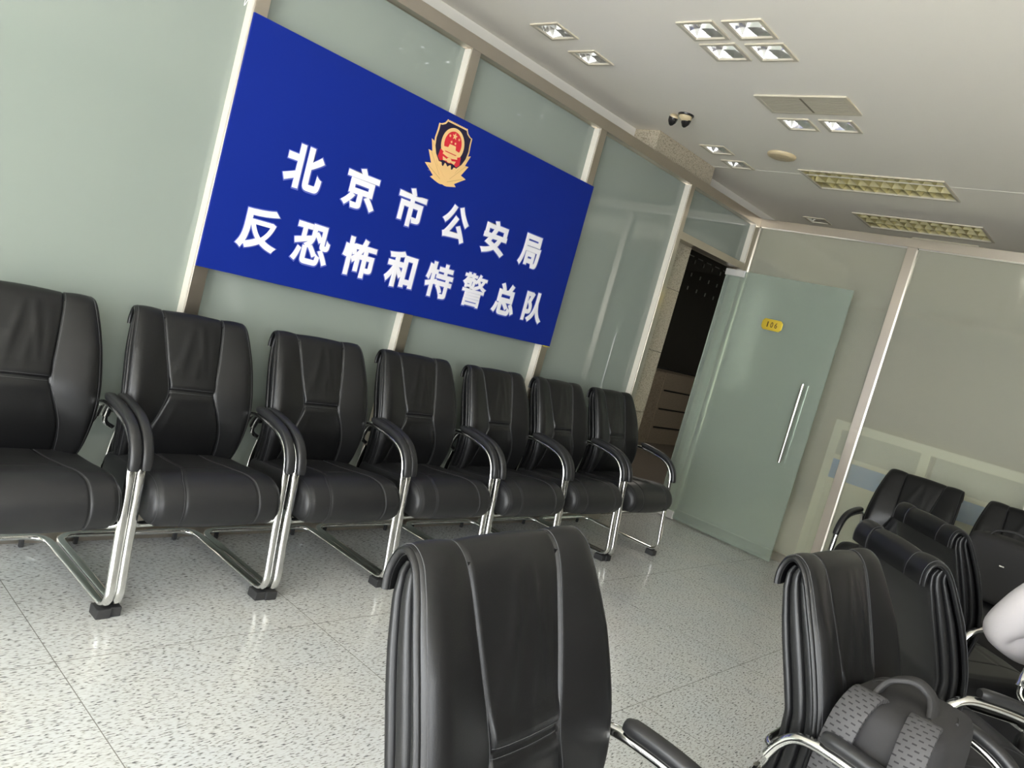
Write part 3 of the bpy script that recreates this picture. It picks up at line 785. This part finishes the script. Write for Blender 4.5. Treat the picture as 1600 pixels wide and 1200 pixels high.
def backpack(loc, rz, label, straps=True, size=(.155, .108, .285)):
    t = empty('backpack', loc, rz); tag(t, label, 'bag')
    wx, wy, h = size
    obj('body', rbox(0, 0, 0, h, wx, wy, (.02, 0), dome=.2), BAGM, t, angle=60)
    obj('front_pocket', rbox(wx*.80, 0, .02, h*.66, .055, wy*.80, (.01, 0)), BAGM, t, angle=60)
    zp = MB(); zp.sweep([(wx*.55*math.cos(a)+.03, wy*.80*math.sin(a), h*.985+.0) for a in [PI*(-.5+k/16) for k in range(17)]], .004, .003, 8, first=(0, 0, 1))
    obj('zipper', zp, BAGT, t)
    ribbon(catmull([(-wx*.30, wy*.55, h-.012), (-wx*.05, wy*.42, h+.026), (.02, .05*wy, h+.042), (.02, -wy*.30, h+.024), (-wx*.15, -wy*.50, h-.012)], 26), (1, 0, 0), .042, .010, 'carry_handle', BAGT, t)
    if straps:
        for s in (-1, 1):
            y = s*wy*.58
            ribbon(catmull([(-wx*.30, y*.8, h-.012), (-wx*.62, y*.9, h+.006), (-wx*.98, y, h-.03), (-wx*1.14, y*1.06, h*.66), (-wx*1.16, y*1.1, h*.36), (-wx*1.02, y*1.12, .035)], 30), (0, 1, 0), .060, .013, 'shoulder_strap', STRAP, t)
        ribbon([(-wx*1.03, wy*.30, h*.62), (-wx*1.05, 0, h*.52), (-wx*1.04, -wy*.30, h*.42)], (0, .3, 1), .016, .003, 'webbing', BAGT, t)
    else:
        obj('zipper_pull', MB().box(-wx*1.04, -wx*1.02, -.012, .012, h*.60, h*.62), BRIGHT, t, smooth=False)
    return t
backpack((.375, -2.806, .487), -.05, 'black backpack with perforated shoulder straps on the lower right armchair seat')
backpack((3.66, -2.49, .487), -.03, 'dark soft bag standing on the armchair at the right edge', straps=False, size=(.13, .21, .36))

backpack((2.93, -2.69, 0), .4, 'dark bag shape added to fill the black area under the white sleeve', straps=False, size=(.14, .20, .50))  # made-up bag standing in for the dark below the sleeve

# ------------------------------------------------------------------ person at the right edge (mostly out of the picture)
def skinned(name, pts, edges, radii, m, parent, root=0, sub=2):
    me = bpy.data.meshes.new(name); me.from_pydata(pts, edges, []); o = link(name, me, parent)
    sk = o.modifiers.new('skin', 'SKIN'); sk.use_smooth_shade = True
    for i, r_ in enumerate(radii):
        me.skin_vertices[0].data[i].radius = r_ if isinstance(r_, tuple) else (r_, r_)
    me.skin_vertices[0].data[root].use_root = True
    sb = o.modifiers.new('subdivision', 'SUBSURF'); sb.levels = sub; sb.render_levels = sub
    me.materials.append(m); return o
per = empty('person', (1.835, -3.165, 0), 0); tag(per, 'person in a white shirt seated at the right edge, elbow resting on the next armrest', 'person')
# body facing +x; local coordinates about the seat
bp = [(0, 0, .56), (.0, 0, .70), (-.01, 0, .86), (-.03, 0, 1.00), (-.02, 0, 1.07), (-.005, 0, 1.11), (.01, 0, 1.17), (.025, 0, 1.245), (.015, 0, 1.305),
      (-.03, .18, .985), (.03, .40, .725), (.22, .26, .69), (.29, .22, .685),
      (-.03, -.18, .985), (.0, -.27, .75), (.20, -.16, .68), (.27, -.13, .675),
      (.05, .09, .545), (.40, .09, .545), (.41, .09, .30), (.39, .09, .08), (.47, .10, .045), (.55, .105, .035),
      (.05, -.10, .545), (.40, -.12, .545), (.41, -.12, .30), (.39, -.12, .08), (.47, -.13, .045), (.55, -.135, .035)]
be = [(0, 1), (1, 2), (2, 3), (3, 4), (4, 5), (5, 6), (6, 7), (7, 8), (3, 9), (9, 10), (10, 11), (11, 12), (3, 13), (13, 14), (14, 15), (15, 16),
      (0, 17), (17, 18), (18, 19), (19, 20), (20, 21), (21, 22), (0, 23), (23, 24), (24, 25), (25, 26), (26, 27), (27, 28)]
br_ = [(.125, .145), (.105, .125), (.105, .125), (.075, .10), .05, .052, .082, .090, .07, .036, .040, .032, .028, .024, .040, .032, .028, .085, .062, .055, .042, .038, .03, .085, .062, .055, .042, .038, .03]
skinned('body', bp, be, br_, SKIN, per)
sp_ = [(0, 0, .60), (.0, 0, .72), (-.01, 0, .88), (-.03, 0, .99), (-.022, 0, 1.05), (-.03, .20, .99), (-.01, .31, .86), (.022, .43, .700), (.14, .32, .670), (.20, .265, .69), (-.03, -.20, .99), (.0, -.275, .75), (.18, -.17, .685)]
skinned('shirt', sp_, [(0, 1), (1, 2), (2, 3), (3, 4), (3, 5), (5, 6), (6, 7), (7, 8), (8, 9), (3, 10), (10, 11), (11, 12)], [(.155, .175), (.135, .165), (.135, .165), (.115, .15), .062, .09, .105, .062, .095, .06, .085, .075, .055], SHIRT, per)
skinned('trousers', [(0, 0, .55), (.05, .09, .545), (.40, .09, .545), (.41, .09, .30), (.395, .09, .12), (.05, -.10, .545), (.40, -.12, .545), (.41, -.12, .30), (.395, -.12, .12)], [(0, 1), (1, 2), (2, 3), (3, 4), (0, 5), (5, 6), (6, 7), (7, 8)], [(.14, .16), .105, .08, .07, .06, .105, .08, .07, .06], TROUS, per)
hm = MB(); rows = []
for i in range(19):
    th = PI*i/18; rows.append([(.006+.100*math.sin(th)*math.cos(2*PI*j/36), .089*math.sin(th)*math.sin(2*PI*j/36), 1.258+.108*math.cos(th)) for j in range(36)])
for r_ in rows:
    for j, (x, y, z) in enumerate(r_):
        lim = 1.30 if x > .04 else 1.185+max(0, x+.06)*.7          # hairline over the forehead, ears and nape
        if z < lim: r_[j] = (.012+(x-.012)*.86, y*.86, max(z, lim-.012))
hm.grid(rows, closed_u=True); obj('hair', hm, HAIR, per, angle=80)
for sy in (-1, 1): obj('ear', MB().lathe([(.0001, -.012), (.016, -.010), (.022, 0), (.016, .008), (.0001, .010)], (.012, sy*.083, 1.235), 14, rot=Matrix.Rotation(PI/2, 3, 'X')), SKIN, per)
for s, (hx, hy, hz) in ((1, (.29, .22, .685)), (-1, (.27, -.13, .675))):
    for k in range(5):
        if k < 4:
            y = hy+(-.03+.02*k); L = (.07, .08, .076, .06)[k]
            q = [(hx+.02, y, hz), (hx+.02+L*.5, y-.004*s, hz+.004), (hx+.02+L, y-.01*s, hz-.022)]
        else: q = [(hx-.01, hy-.035*s, hz+.005), (hx+.025, hy-.060*s, hz+.006), (hx+.055, hy-.066*s, hz-.006)]
        skinned('finger', q, [(0, 1), (1, 2)], [.0095, .009, .0075], SKIN, per, sub=1)
for yy in (-.03, .03):
    obj('eye', MB().lathe([(.0001, -.010), (.008, -.006), (.010, 0), (.008, .006), (.0001, .010)], (.098, yy, 1.255), 12), BLACKP, per)
skinned('nose', [(.098, 0, 1.25), (.116, 0, 1.218)], [(0, 1)], [.008, .013], SKIN, per)
skinned('mouth', [(.088, -.022, 1.188), (.094, 0, 1.186), (.088, .022, 1.188)], [(0, 1), (1, 2)], [.005, .007, .005], RED, per, root=1)

# faint white strokes on the glass at the top left
sc_ = MB(); rx = random.Random(3)
for k in range(7):
    x0 = -.16+k*.024; pts = [(x0+rx.uniform(-.01, .02)+.006*j, GY-.0006, 2.235+.03*(7-k)*.4+rx.uniform(-.025, .025)-.01*j) for j in range(5)]
    sc_.sweep(catmull(pts, 12), .0014, .0004, 5, first=(1, 0, 0))
tag(obj('white_strokes', sc_, STROKE), 'faint white strokes on the glass at the top left beside the sign', 'marking')
